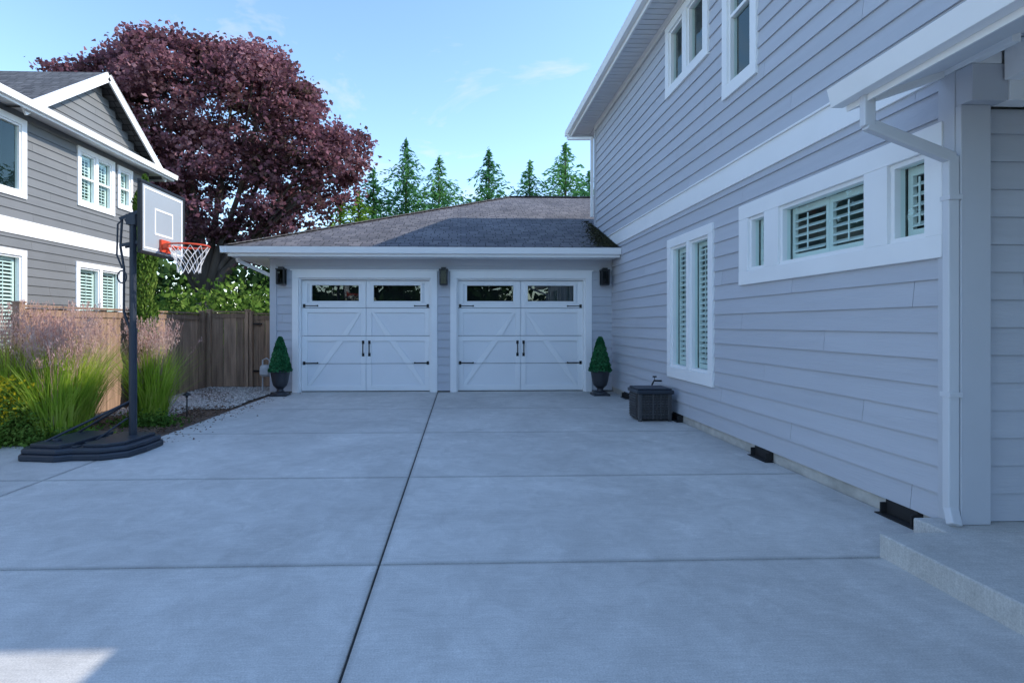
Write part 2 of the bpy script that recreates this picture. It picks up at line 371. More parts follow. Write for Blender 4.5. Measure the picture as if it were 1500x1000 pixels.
w.build('soffit_boards',M_soff,H)
w=MB(); w.box(2.74,12.4,2.38,13.14,6.125,6.14); w.build('soffit_gap_backing',M_joint,H)
w=MB(); w.box(2.71,2.74,2.35,13.17,6.03,6.22); w.box(2.74,12.4,13.14,13.17,6.03,6.22); w.box(2.74,12.4,2.35,2.38,6.03,6.22)
w.prism(gutter_prof(2.60,6.22,-1),'y',2.35,13.22); w.prism(gutter_prof(13.28,6.22,1),'x',2.60,12.4); w.build('fascia_and_gutter',M_white,H)
w=MB(); w.box(3.15,3.189,2.96,12.5,5.98,6.10); w.build('frieze',M_white,H)
def hip(mbF,mbS,x0,x1,y0,y1,z,p):
    ww=min(x1-x0,y1-y0)/2
    if x1-x0<y1-y0:
        A=((x0+x1)/2,y0+ww,z+ww*p);B=((x0+x1)/2,y1-ww,z+ww*p)
        mbS.quad((x0,y0,z),A,B,(x0,y1,z)); mbS.quad((x1,y0,z),(x1,y1,z),B,A); mbF.quad((x0,y0,z),(x1,y0,z),A); mbF.quad((x0,y1,z),B,(x1,y1,z))
    else:
        A=(x0+ww,(y0+y1)/2,z+ww*p);B=(x1-ww,(y0+y1)/2,z+ww*p)
        mbF.quad((x0,y0,z),(x1,y0,z),B,A); mbF.quad((x0,y1,z),A,B,(x1,y1,z)); mbS.quad((x0,y0,z),A,(x0,y1,z)); mbS.quad((x1,y0,z),(x1,y1,z),B)
a,b=MB(),MB(); hip(a,b,2.64,12.6,2.35,13.24,6.23,.4); a.build('roof_front',M_shF,H); b.build('roof_sides',M_shS,H)
def dspout(parent,pts,name,mt=None):
    m=MB()
    for p,q in zip(pts[:-1],pts[1:]):
        p=Vector(p);q=Vector(q);d=(q-p).normalized()
        m.beam(p-d*.012,q+d*.012,.072,.05,up=(0,1,0) if abs(d.y)<.9 else (0,0,1))
    m.build(name,mt or M_white,parent,bevel=.008)
dspout(H,[(2.66,13.1,6.10),(2.66,13.1,6.0),(3.10,12.5,5.80),(3.10,12.5,3.95)],'upper_downspout')
M_dsp=mat('downspout_paint',(.63,.64,.67),.45,var=.03)
dspout(H,[(2.55,3.26,2.84),(2.55,3.26,2.66),(3.125,3.30,2.47),(3.125,3.30,.24),(3.10,3.25,.16)],'porch_downspout',M_dsp)
w=MB(); 
for z in (.95,2.2): w.box(3.085,3.168,3.262,3.335,z,z+.03)
w.build('downspout_straps',M_dsp,H)
w=MB()
w.prism([(2.56,2.86),(3.9,3.32),(3.9,3.34),(2.56,2.88)],'y',-1.5,3.38); w.box(3.47,6.39,-1.5,3.18,3.125,3.14); w.build('porch_soffit',M_soff,H)
w=MB(); w.prism([(2.55,2.81),(6.5,4.18),(6.5,4.36),(2.55,2.98)],'y',3.38,3.42)
w.prism([(2.53,2.80),(2.56,2.81),(2.56,2.98),(2.53,2.97)],'y',-1.5,3.42); w.prism(gutter_prof(2.42,2.96,-1),'y',-1.5,3.45)
w.box(3.40,9,3.19,3.30,2.80,3.12); w.box(3.36,3.46,-1.5,3.188,2.92,3.13); w.prism([(3.165,3.03),(3.36,3.03),(3.36,3.12),(3.165,3.06)],'y',3.2,3.33)
w.build('porch_fascia_and_beam',M_white,H,bevel=.003)
w=MB(); w.quad((2.47,-1.5,2.985),(2.47,3.45,2.985),(6.5,3.45,4.38),(6.5,-1.5,4.38)); w.build('porch_roof',M_shS,H)
w=MB(); w.box(6.4,6.5,-1.5,3.4,0,4.33); w.build('porch_far_wall',M_gtrim,H)
w=MB(); w.box(2.55,9,-3.2,3.17,-.1,.14); w.box(2.98,9,3.17,3.42,-.1,.139); w.build('porch_step',M_stepc,None,bevel=.012,seg=3)
v=MB()
for s in (3.73,5.5,7.72,10.1):
    v.box(3.165,3.212,s-.14,s+.14,.012,.112)
    v.box(3.10,3.19,s-.17,s+.17,.002,.010)
    for q in (-.14,.13): v.box(3.12,3.165,s+q,s+q+.012,.008,.09)
vg=group('foundation_vent'); v.build('vent_wells',M_blackwood,vg,bevel=.002)

# ============================================================ garage
G=group('garage'); PG=lambda s,z,d:(s,11.13-d,z)
doors=[(-3.35,-.62),(-.09,2.62)]; DT=2.37
gop=[(a-.02,b+.02,-.1,DT+.02) for a,b in doors]
sd=MB(); siding(sd,PG,-3.80,3.185,.03,2.76,gop); sd.build('front_siding',M_sidx,G)
w=MB()
for a,b in doors:
    w.pbox(PG,a-.13,a,.0,DT+.0,-.02,.035); w.pbox(PG,b,b+.13,.0,DT,-.02,.035); w.pbox(PG,a-.13,b+.13,DT,DT+.15,-.02,.037); w.pbox(PG,a-.16,b+.16,DT+.15,DT+.175,-.02,.06)
    w.pbox(PG,a-.01,a+.03,.0,DT,-.16,-.02); w.pbox(PG,b-.03,b+.01,0,DT,-.16,-.02); w.pbox(PG,a+.03,b-.03,DT-.03,DT+.01,-.16,-.02)
w.build('door_casings',M_white,G,bevel=.003)
w=MB(); w.box(-3.935,-3.80,11.10,11.14,.02,2.76); w.box(-3.938,-3.905,11.14,11.26,.02,2.76); w.pbox(PG,-3.8,3.18,2.63,2.77,-.01,.025); w.build('corner_and_frieze_boards',M_gtrim,G,bevel=.003)
w=MB(); w.box(-3.91,-3.86,11.14,22,0,2.76); w.box(-3.9,9,21.96,22,0,2.76); w.box(-3.85,3.1,11.33,11.36,DT,2.76); w.build('side_walls',M_gtrim,G)
w=MB(); w.box(-3.9,-3.82,11.16,11.3,-.1,.03); w.build('stem_wall',M_found,G)
for idx,(a,b) in enumerate(doors):
    a+=.03;b-=.03; c=(a+b)/2; D=-.15
    bs=MB(); hh=(DT-.03)/4
    for k in range(3): bs.pbox(PG,a,b,k*hh+.005,(k+1)*hh-.005,D-.04,D+.0)
    wz0,wz1=1.87,2.26
    wins=[(c-1.16,c-.13),(c+.13,c+1.16)]
    bs.pbox(PG,a,b,3*hh+.005,wz0,D-.04,D); bs.pbox(PG,a,b,wz1,DT-.03,D-.04,D)
    for p,q in ((a,wins[0][0]),(wins[0][1],wins[1][0]),(wins[1][1],b)): bs.pbox(PG,p,q,wz0,wz1,D-.04,D)
    bs.build('door_sections',M_doorp,G,bevel=.003)
    ov=MB(); E=.028
    for sx in (-1,1):
        o0=c+sx*(b-a)/2; i0=c+sx*.010
        def bx(u0,u1,z0,z1,e=E): ov.pbox(PG,u0,u1,z0,z1,D+.0005,D+e)
        for k in range(4):
            z0=k*hh+.005 if k else .02; z1=(k+1)*hh-.005 if k<3 else DT-.04
            bx(o0,o0-sx*.11,z0,z1); bx(i0,i0+sx*.10,z0,z1)
        lo,hi=sorted((o0-sx*.11,i0+sx*.10))
        bx(lo,hi,.02,.13,E-.001); bx(lo,hi,3*hh+.005,wz0-.002,E-.001) ; bx(lo,hi,wz1+.002,DT-.04,E-.001); bx(lo,hi,3*hh-.10,3*hh-.005,E-.001); bx(lo,hi,2*hh-.11,2*hh-.005,E-.002)
        p0=Vector((lo if sx<0 else hi,0,.13)); p1=Vector((hi if sx<0 else lo,0,3*hh-.10))
        for z0,z1 in ((.13,hh-.005),(hh+.005,2*hh-.11),(2*hh+.005,3*hh-.10)):
            t0=(z0-p0.z)/(p1.z-p0.z);t1=(z1-p0.z)/(p1.z-p0.z); hw=.068
            xa=p0.x+(p1.x-p0.x)*t0; xb=p0.x+(p1.x-p0.x)*t1
            pr=[]
            for xx,zz in ((xa-hw,z0),(xa+hw,z0),(xb+hw,z1),(xb-hw,z1)): pr.append((min(max(xx,lo),hi),zz))
            ov.prism(pr,'y',11.13-D-.0006,11.13-D-E+.003)
        p,q=wins[0] if sx<0 else wins[1]
        ov.pbox(PG,p-.02,q+.02,wz0-.001,wz0+.03,D-.02,D+.034); ov.pbox(PG,p-.02,q+.02,wz1-.03,wz1+.001,D-.02,D+.034); ov.pbox(PG,p-.02,p+.025,wz0+.03,wz1-.03,D-.02,D+.033); ov.pbox(PG,q-.025,q+.02,wz0+.03,wz1-.03,D-.02,D+.033)
    ov.build('door_overlay_boards',M_door,G,bevel=.003)
    gl=MB(); bk=MB()
    for p,q in wins:
        gl.quad(PG(p,wz0,D-.012),PG(q,wz0,D-.012),PG(q,wz1,D-.012),PG(p,wz1,D-.012))
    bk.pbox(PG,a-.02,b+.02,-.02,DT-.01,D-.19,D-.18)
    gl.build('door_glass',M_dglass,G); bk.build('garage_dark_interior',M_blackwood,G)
    hw=MB(); e=D+.032
    for sx in (-1,1):
        o0=c+sx*(b-a)/2-sx*.02
        for z in (1.80,.60):
            xa,xb=sorted((o0,o0-sx*.30)); hw.pbox(PG,xa,xb,z-.009,z+.009,D+.025,e+.006)
            hw.pbox(PG,min(o0,o0-sx*.05),max(o0,o0-sx*.05),z-.035,z+.035,D+.025,e+.004)
            t=o0-sx*.30; hw.tube([PG(t,z,D+.016),PG(t,z,e+.006)],.018,8)
        hx=c+sx*.065
        hw.tube([PG(hx,.78,e),PG(hx,.81,e+.04),PG(hx,1.0,e+.04),PG(hx,1.03,e)],.011,8)
        hw.pbox(PG,hx-.025,hx+.025,.74,.81,D+.025,e+.003); hw.pbox(PG,hx-.025,hx+.025,1.0,1.07,D+.025,e+.003)
    hw.build('door_hardware',M_black,G)
w=MB(); w.box(-4.5,3.17,10.53,11.12,2.765,2.785); w.box(-4.5,-3.92,11.12,22.5,2.765,2.785); w.build('soffit',M_white,G)
w=MB(); w.box(-4.53,3.17,10.50,10.53,2.74,2.91); w.box(-4.53,-4.50,10.53,22.5,2.74,2.91)
w.prism(gutter_prof(10.39,2.915,-1),'x',-4.64,3.165); w.prism(gutter_prof(-4.64,2.915,-1),'y',10.39,22.5); w.build('fascia_and_gutter',M_white,G)
w=MB(); p=.4
zf=lambda y:2.93+p*(y-10.46)
w.quad((-4.58,10.46,zf(10.46)),(3.16,10.46,zf(10.46)),(3.16,12.58,zf(12.58)),(9,12.58,zf(12.58)),(9,16.53,zf(16.53)),(1.49,16.53,zf(16.53)))
w.quad((1.49,16.53,zf(16.53)),(9,16.53,zf(16.53)),(9,22.6,zf(10.46)),(-4.58,22.6,zf(10.46))); w.build('roof_front',M_shF,G)
w=MB(); w.quad((-4.58,10.46,zf(10.46)),(1.49,16.53,zf(16.53)),(-4.58,22.6,zf(10.46))); w.build('roof_side',M_shS,G)
w=MB()
def ridgecap(p,q):
    p=Vector(p);q=Vector(q);n_=int((q-p).length/.15)
    for k in range(n_):
        a_=p.lerp(q,k/n_);b_=p.lerp(q,(k+1.3)/n_); a_.z+=.022; b_.z+=.008
        w.beam(a_,b_,.2,.014)
ridgecap((-4.55,10.49,2.94),(1.49,16.53,5.36)); ridgecap((1.49,16.53,5.36),(9,16.53,5.36)); w.build('ridge_caps',mat('ridge_shingle',(.13,.12,.12),.9,island=.2),G)
# needles and moss gathered where the roof meets the wall
n=2600; yy=10.5+np.abs(rng.normal(0,.9,n)); yy=np.clip(yy,10.5,12.9); C=np.stack([3.12-np.abs(rng.normal(0,.10,n))*(1+.5*(12.5-yy)),yy,zf(yy)+.012],1)
ax=unit(n); ax[:,2]*=.2; quads('roof_debris',leaves(C,.05,.4,ax,.1),mat('needle_litter',(.05,.05,.025),.95,island=.5),G)
dspout(G,[(-4.50,10.9,2.80),(-4.50,10.9,2.70),(-3.96,11.3,2.42),(-3.96,11.3,.1)],'downspout')

for x in (-3.66,-.355,2.99):
    L=group('wall_lantern'); m=MB(); y=11.13-.02; z=2.22
    m.box(x-.06,x+.06,y-.03,y,z+.02,z+.34); cy=y-.13
    m.box(x-.08,x+.08,cy-.08,cy+.08,z,z+.025); m.box(x-.09,x+.09,cy-.09,cy+.09,z+.30,z+.325); m.box(x-.05,x+.05,cy-.05,cy+.05,z+.325,z+.36)
    for sx in(-1,1):
        for sy in(-1,1): m.box(x+sx*.07-.013,x+sx*.07+.013,cy+sy*.07-.013,cy+sy*.07+.013,z+.02,z+.30)
    m.box(x-.015,x+.015,cy,y-.03,z+.30,z+.32); m.box(x-.015,x+.015,cy,y-.03,z,z+.015)
    m.tube([(x,cy,z+.02),(x,cy,z+.14)],.02)
    m.build('frame',M_black,L)
    m=MB(); m.box(x-.065,x+.065,cy-.065,cy+.065,z+.027,z+.298); m.build('glass',M_lglass,L)

M_urn=mat('urn_dark',(.028,.032,.04),.45,var=.2)
for (x,y) in ((-3.58,10.68),(2.78,10.55)):
    T=group('topiary_planter'); m=MB()
    m.box(x-.16,x+.16,y-.16,y+.16,.0,.035)
    m.lathe([(.15,.035),(.14,.06),(.07,.09),(.06,.13),(.09,.16),(.13,.20),(.155,.28),(.17,.38),(.185,.46),(.21,.475),(.215,.50),(.19,.505),(.175,.47),(.0,.46)],(x,y,0),28)
    m.build('urn',M_urn,T,smooth=False)
    n=6000; h=rng.random(n)**1.2; H_=.68; rr=.20*np.sqrt(np.maximum(0,1-h**1.5))*(1-.45*h)*(1+.04*np.sin(h*40))+.012; th=rng.uniform(0,6.283,n); k=rng.uniform(.85,1.06,n)
    C=np.stack([x+rr*k*np.cos(th),y+rr*k*np.sin(th),.48+h*H_],1)
    quads('boxwood_cone',leaves(C,.034,.8),M_box,T)
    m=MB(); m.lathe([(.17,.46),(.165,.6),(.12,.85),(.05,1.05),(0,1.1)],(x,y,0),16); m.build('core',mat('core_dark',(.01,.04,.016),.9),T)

B=group('hose_reel_box'); m=MB(); bx,by=2.82,7.85
m.prism([(bx-.22,by-.2),(bx+.22,by-.2),(bx+.25,by-.15),(bx+.25,by+.2),(bx-.25,by+.2),(bx-.25,by-.15)],'z',.02,.40)
m.build('body',mat('resin_wicker',(.035,.035,.038),.55,var=.3,nscale=60,bump=1,bscale=80),B,bevel=.015)
m=MB(); m.box(bx-.27,bx+.27,by-.24,by+.23,.40,.455); m.box(bx-.25,bx+.25,by-.21,by+.21,.455,.48); m.build('lid',M_plast,B,bevel=.015)
m=MB()
for k in range(9): 
    zz=.055+k*.038; m.box(bx-.225,bx+.225,by-.212,by-.2,zz,zz+.022)
    m.box(bx-.262,bx-.25,by-.13,by+.18,zz,zz+.022)
for k in range(8): m.box(bx-.21+k*.057,bx-.19+k*.057,by-.216,by-.2,.03,.40)
m.box(bx-.24,bx-.2,by-.22,by-.17,0,.4);m.box(bx+.2,bx+.24,by-.22,by-.17,0,.4)
m.build('weave',mat('resin_strip',(.05,.05,.053),.5,island=.4),B,bevel=.004)
m=MB(); m.tube([(3.17,8.32,.52),(3.05,8.32,.52),(3.02,8.32,.46)],.015); m.tube([(3.02,8.32,.46),(2.98,8.3,.3),(2.9,8.2,.12),(2.8,8.1,.3)],.011); m.tube([(3.06,8.32,.52),(3.06,8.32,.58)],.006); m.tube([(3.03,8.32,.585),(3.09,8.32,.585)],.012)
m.build('tap_and_hose',M_black,B)

Q=group('gas_meter'); m=MB(); mx,my=-4.08,11.32
m.lathe([(0,.32),(.10,.32),(.13,.36),(.13,.52),(.10,.56),(0,.56)],(mx,my,0),16); m.box(mx-.09,mx+.09,my-.15,my-.08,.36,.5); m.build('meter_body',M_meter,Q,bevel=.01)
m=MB(); m.tube([(mx-.08,my,0),(mx-.08,my,.66),(mx,my,.7),(mx+.06,my,.66),(mx+.06,my,.5)],.016); m.build('pipes',M_meter,Q)

# ============================================================ fences
def fence(name,p,q,h,posts=2.4,face=1,cap=True):
    F=group(name); p=Vector((*p,0));q=Vector((*q,0)); d=(q-p); L=d.length; d.normalize(); nrm=Vector((d.y,-d.x,0))*face
    m=MB(); s=0
    while s<L-.02:
        w_=.138; a=p+d*(s+w_/2)+nrm*random.uniform(-.003,.003); hh=h+random.uniform(-.012,.012)
        M=Matrix.Translation(a)@Matrix.Rotation(math.atan2(d.y,d.x)+random.uniform(-.01,.01),4,'Z')@Matrix.Rotation(random.uniform(-.004,.004),4,'Y')
        m.box(-w_/2,w_/2,-.009,.009,.03,hh,M); s+=.147
    m.build('boards',M_fence,F)
    m=MB(); s=0
    while s<=L+.01:
        a=p+d*min(s,L)+nrm*.055; M=Matrix.Translation(a)@Matrix.Rotation(math.atan2(d.y,d.x),4,'Z'); m.box(-.045,.045,-.045,.045,-.02,h+.06,M); m.box(-.055,.055,-.055,.055,h+.06,h+.085,M); s+=posts
    for z in (.25,h*.55,h-.12):
        m.beam(p-nrm*.03+Vector((0,0,z)),q-nrm*.03+Vector((0,0,z)),.04,.085)
    if cap: m.beam(p+Vector((0,0,h+.03)),q+Vector((0,0,h+.03)),.12,.03); m.beam(p+nrm*.02+Vector((0,0,h-.06)),q+nrm*.02+Vector((0,0,h-.06)),.02,.09)
    m.build('posts_and_rails',M_fence,F); return F
fence('wooden_fence',(-5.67,6.95),(-5.67,12.1),1.62,face=1,cap=True)
fg=fence('wooden_fence',(-5.6,12.1),(-4.75,12.1),1.66,posts=.85)
gt=fence('wooden_gate',(-4.68,12.1),(-3.95,12.1),1.62,posts=.73)
m=MB(); m.box(-4.62,-4.45,12.02,12.075,1.40,1.44); m.box(-4.62,-4.45,12.02,12.075,.35,.39); m.box(-4.05,-4.0,12.0,12.08,1.0,1.1); m.build('hinges_and_latch',M_black,gt)

# ============================================================ neighbour house
NH=group('neighbour_house'); PL=lambda s,z,d:(-8.6+d,s,z)
nop=[]
nop.append(window(NH,PL,9.2,10.8,3.87,5.42,[(9.32,10.68)],(3.99,5.30),name='upper_left_window',shut=False,room=M_roomd))
nop.append(window(NH,PL,12.2,13.48,4.08,5.42,[(12.31,12.80),(12.88,13.37)],(4.19,5.31),name='upper_pair_window',split=.5))
nop.append(window(NH,PL,13.60,14.2,4.32,5.40,[(13.69,14.11)],(4.42,5.30),name='upper_small_window',split=.5))
nop.append(window(NH,PL,9.2,10.8,.85,2.86,[(9.32,9.96),(10.04,10.68)],(.97,2.74),name='lower_left_window'))
nop.append(window(NH,PL,12.15,13.8,.85,2.82,[(12.27,12.93),(13.02,13.68)],(.97,2.70),name='lower_pair_window'))
sd=MB(); siding(sd,PL,2,14.8,0.05,3.15,nop); siding(sd,PL,2,14.8,3.45,5.56,nop)
hwg=2.1; yc=12.8
def clip(a,b):
    mid=(a+b)/2; k=(7.12-mid)/1.5*hwg
    return (yc-k,yc+k) if k>.05 else None
siding(sd,PL,0,0,5.62,7.1,[],clip=clip)
sd.build('siding',M_nsid,NH)
m=MB(); m.pbox(PL,2,14.92,3.15,3.45,-.02,.035); m.pbox(PL,14.8,14.92,.05,3.15,-.05,.03)
m.box(-8.2,-8.17,1.5,15.45,5.47,5.64); m.prism(gutter_prof(-8.07,5.64,1),'y',1.5,15.5); m.box(-16,-8.2,15.42,15.45,5.47,5.64)
for sg in (-1,1): m.beam((-8.28,yc+sg*(hwg+.35),5.62-.25+.10),(-8.28,yc,7.30-.07),.04,.20,up=(0,0,1))
m.build('white_trim',M_white,NH)
m=MB(); m.pbox(PL,14.8,14.92,3.45,5.56,-.05,.03); m.box(-16,-8.65,14.86,14.9,0,5.5); m.box(-16,-8.65,2,2.04,0,5.5); m.box(-16,-15.96,2,14.9,0,5.5); m.build('walls',M_nsid,NH)
m=MB(); m.box(-8.6,-8.2,1.5,15.42,5.555,5.57); m.box(-16,-8.6,14.9,15.42,5.555,5.57); m.build('soffit',M_soff,NH)
a,b=MB(),MB(); hip(a,b,-16.2,-8.14,1.45,15.5,5.655,.5); 
a.quad((-8.25,yc-hwg-.4,5.62-.13),(-8.25,yc,7.33),(-14,yc,7.33),(-14,yc-hwg-.4,5.49)); a.quad((-8.25,yc+hwg+.4,5.49),(-8.25,yc,7.33),(-14,yc,7.33),(-14,yc+hwg+.4,5.49))
a.build('roof_a',M_shD,NH); b.build('roof_b',M_shDs,NH)

# ============================================================ basketball hoop
BH=group('basketball_hoop')
pts=[(-4.72,5.62),(-4.30,5.56),(-4.16,5.62),(-3.86,5.62),(-3.64,5.76),(-3.60,6.0),(-3.60,6.34),(-3.74,6.44),(-4.62,6.48),(-4.76,6.38),(-4.78,5.75)]
fx=lambda x:-3.47+(x+3.6)*.967
def scl(k): 
    cx,cy=-4.08,6.03; return [(cx+(fx(x)-cx)*k,cy+(y-cy)*k) for x,y in pts]
m=MB(); m.prism(scl(1.0),'z',.0,.07); m.prism(scl(.965),'z',.07,.125); m.build('base_tank',M_plast,BH,bevel=.018,seg=3)
m=MB(); m.prism([(fx(x),y) for x,y in [(-4.66,5.70),(-4.3,5.64),(-4.22,5.74),(-4.22,6.38),(-4.62,6.40)]],'z',.125,.165); m.prism([(fx(x),y) for x,y in [(-4.10,5.70),(-3.86,5.70),(-3.72,5.82),(-3.69,6.32),(-4.10,6.38)]],'z',.125,.158); m.tube([(-4.32,5.84,.16),(-4.32,5.84,.19)],.04,12)
for q in range(4): m.box(-4.06,-4.0,5.68+q*.18,5.76+q*.18,.125,.14)
m.build('base_top_lobes',M_plast,BH,bevel=.018,seg=3)
px,py=-3.74,6.2
m=MB(); m.tube([(px,py,.10),(px,py,1.35)],.042,14); m.tube([(px,py,1.33),(px,py,2.62)],.036,14); m.tube([(px,py,1.31),(px,py,1.37)],.046,14)
m.tube([(px,py,.55),(-4.45,5.82,.15)],.013); m.tube([(px,py,.55),(-4.45,6.32,.15)],.013)
m.tube([(px-.04,py-.03,.35),(-4.0,6.0,.15)],.01)
by_=6.3
for sy in(-.05,.05):
    m.beam((px-.12,py+sy,2.60),(-3.50,by_+sy,2.80),.012,.035); m.beam((px-.12,py+sy,2.30),(-3.50,by_+sy,2.40),.012,.035)
m.tube([(px-.12,py,2.62),(px-.14,py,2.3),(px-.10,py,2.05),(px-.09,py-.02,1.55),(px-.03,py,1.35)],.013)
m.tube([(px-.12,py,2.6),(px-.17,py,2.55),(px-.18,py,2.2),(px-.12,py,2.05)],.010)
m.tube([(px-.11+.05*math.cos(t*.5),py-.02,1.95+.07*math.sin(t*.5)) for t in range(14)],.009,6)
m.box(px-.05,px+.05,py-.05,py+.05,2.54,2.66)
m.box(-3.52,-3.475,by_-.16,by_+.16,2.28,2.88); m.build('pole_and_lift_arms',M_plast,BH,smooth=False)
py=by_
m=MB(); xb=-3.45; y0,y1,z0,z1=5.84,6.76,2.18,2.98; fw_=.035
m.box(xb-.03,xb+.012,y0,y1,z1-fw_,z1); m.box(xb-.03,xb+.012,y0,y1,z0,z0+fw_); m.box(xb-.03,xb+.0115,y0,y0+fw_,z0+fw_,z1-fw_); m.box(xb-.03,xb+.0115,y1-fw_,y1,z0+fw_,z1-fw_); m.build('backboard_frame',M_black,BH,bevel=.006)
m=MB(); m.box(xb-.006,xb+.002,y0+fw_,y1-fw_,z0+fw_,z1-fw_); m.build('backboard_panel',mat('backboard_panel',(.36,.40,.44),.25,var=.04),BH)
m=MB(); tq=.022
def rect(a,b,c,d):
    m.box(xb+.003,xb+.006,a,b,c,c+tq); m.box(xb+.003,xb+.006,a,b,d-tq,d); m.box(xb+.003,xb+.006,a,a+tq,c+tq,d-tq); m.box(xb+.003,xb+.006,b-tq,b,c+tq,d-tq)
rect(y0+.06,y1-.06,z0+.06,z1-.06); rect(py-.19,py+.19,2.42,2.72); m.build('backboard_markings',M_white,BH)
rc=(-3.16,py,2.32); rr=.215
m=MB(); m.tube([(rc[0]+rr*math.cos(t*math.pi/16),rc[1]+rr*math.sin(t*math.pi/16),rc[2]) for t in range(33)],.011,8,False)
m.box(xb+.007,xb+.03,py-.10,py+.10,2.24,2.38); m.beam((xb+.02,py-.08,rc[2]-.02),(rc[0]-.16,py-.13,rc[2]-.005),.012,.05); m.beam((xb+.02,py+.08,rc[2]-.02),(rc[0]-.16,py+.13,rc[2]-.005),.012,.05)
m.tube([(xb+.03,py,rc[2]-.09),(rc[0]-.21,py,rc[2]-.01)],.008); m.build('rim',M_orange,BH)
m=MB(); K=12
for k in range(K):
    for sg in(-1,1):
        pp=[]
        for q in range(5):
            a=(k+sg*q*.5)*2*math.pi/K; r_=[rr,.185,.15,.125,.12][q]; pp.append((rc[0]+r_*math.cos(a),rc[1]+r_*math.sin(a),rc[2]-.01-q*.075))
        m.tube(pp,.0035,5,False)
m.build('net',M_net,BH)

PLt=group('path_light'); m=MB(); m.tube([(-4.12,8.15,0),(-4.12,8.15,.33)],.010); m.lathe([(.0,.40),(.055,.36),(.06,.345),(.02,.345),(.018,.31),(0,.31)],(-4.12,8.15,0),14); m.build('stake_and_cap',M_black,PLt)

# ============================================================ plants
def ornamental(x,y,h,n,rad,name='ornamental_grass',plumes=90):
    O=group(name); V=[]
    for k in range(n):
        a=random.uniform(0,6.28); r=rad*.5*math.sqrt(random.random()); lean=random.gauss(0,.14)+.25*r/rad; hh=h*random.uniform(.45,.84); w_=random.uniform(.004,.009)
        bx_,by_=x+r*math.cos(a),y+r*math.sin(a); a2=a+random.gauss(0,.6); seg=4; prev=None; px_=-math.sin(a2)*w_;py_=math.cos(a2)*w_
        for s in range(seg+1):
            t=s/seg; o=lean*hh*t+ .42*hh*random.uniform(.8,1.2)*t**3*abs(lean)*2.4; zz=hh*(t-.15*t*t*abs(lean)*2); wk=(1-t**2)+.05
            c=(bx_+math.cos(a2)*o,by_+math.sin(a2)*o,zz)
            cur=((c[0]-px_*wk,c[1]-py_*wk,c[2]),(c[0]+px_*wk,c[1]+py_*wk,c[2]))
            if prev: V+= [prev[0],prev[1],cur[1],cur[0]]
            prev=cur
    quads('blades',np.array(V),M_blade,O)
    C=[];m=MB()
    for k in range(plumes):
        a=random.uniform(0,6.28); r=rad*.4*math.sqrt(random.random()); ln=abs(random.gauss(0,.15)); hh=h*random.uniform(.84,1.12)
        p0=Vector((x+r*math.cos(a),y+r*math.sin(a),0)); p1=p0+Vector((math.cos(a)*ln*hh*.4,math.sin(a)*ln*hh*.4,hh*.55)); p2=p0+Vector((math.cos(a)*ln*hh*1.1,math.sin(a)*ln*hh*1.1,hh*.97))
        m.tube([p0,p1,p2],[.0028,.0022,.0015],3,False)
        for q in range(30):
            t=.0+random.random(); c=p1.lerp(p2,.4+.6*t); s_=.022*math.sin(math.pi*min(.95,max(.08,t)))+.005
            C.append((c.x+random.gauss(0,s_),c.y+random.gauss(0,s_),c.z+random.gauss(0,.01)))
    m.build('stems',M_plume,O)
    C=np.array(C); ax=np.tile(np.array([[0,0,1.]]),(len(C),1)); quads('plumes',leaves(C,.034,.26,ax,.5),M_plume,O)
for (x,y,h,n_,r_,pl) in ((-5.15,7.15,1.6,1700,.5,170),(-5.0,6.75,1.4,1300,.42,120),(-5.75,6.95,1.6,1500,.5,170),(-4.55,8.0,1.42,1200,.36,120),(-6.3,6.7,1.45,1100,.45,110)): ornamental(x,y,h,n_,r_,plumes=pl)
O=group('yellow_flower_plant'); n=5000; C=np.stack([rng.normal(-5.45,.2,n),rng.normal(6.40,.10,n),np.abs(rng.normal(.20,.16,n))],1); quads('foliage',leaves(C,.05,.5),M_shrub,O)
n=500; C=np.stack([rng.normal(-5.45,.18,n),rng.normal(6.34,.10,n),rng.uniform(.25,.8,n)],1); quads('flowers',leaves(C,.045,.9),M_yel,O)
O=group('groundcover_plant'); n=7000; cx=rng.choice([-5.4,-4.9,-6.2,-4.35],n); C=np.stack([cx+rng.normal(0,.2,n),6.65+rng.normal(0,.12,n)+(cx>-4.5)*.9,np.abs(rng.normal(.05,.05,n))],1); quads('foliage',leaves(C,.05,.5),M_shrub,O)
O=group('columnar_evergreen'); n=14000; h=rng.random(n); rr_=.18*np.minimum(1,(1-h)*6)**.6*(.9+.15*np.sin(h*23)+.1*np.sin(h*51)); th=rng.uniform(0,6.283,n); k=np.sqrt(rng.uniform(.3,1.15,n))
C=np.stack([-5.38+rr_*k*np.cos(th),9.25+rr_*k*np.sin(th),.1+h*3.85],1); ax=np.stack([np.cos(th)*.3,np.sin(th)*.3,np.ones(n)],1); quads('foliage',leaves(C,.06,.45,ax,.5),M_shrub,O)
m=MB(); m.tube([(-5.38,9.25,0),(-5.38,9.25,3.6)],[.05,.015]); m.build('trunk',M_bark,O)
T=group('purple_maple_tree'); Y0=22.; S=Y0/780
def wp(u,v,dy=0):
    u=305+(u-305)*.95; v=240+(v-240)*.94
    return np.array([(u-675)*S,Y0+dy,1.41+(475-v)*S])
lobes=[(290,162,106),(175,140,66),(122,124,38),(385,170,96),(455,235,80),(335,270,105),(215,215,92),(430,300,60),(240,104,56),(350,98,56),(295,76,34),(500,258,50),(165,200,76),(265,320,62),(380,350,48),(215,290,70),(442,150,38),(402,106,34),(518,215,34),(190,86,28),(88,112,24)]
cen=np.array([wp(u,v) for u,v,r in lobes]); rad=np.array([r*S for _,_,r in lobes])*.93; wgt=rad**2/np.sum(rad**2)
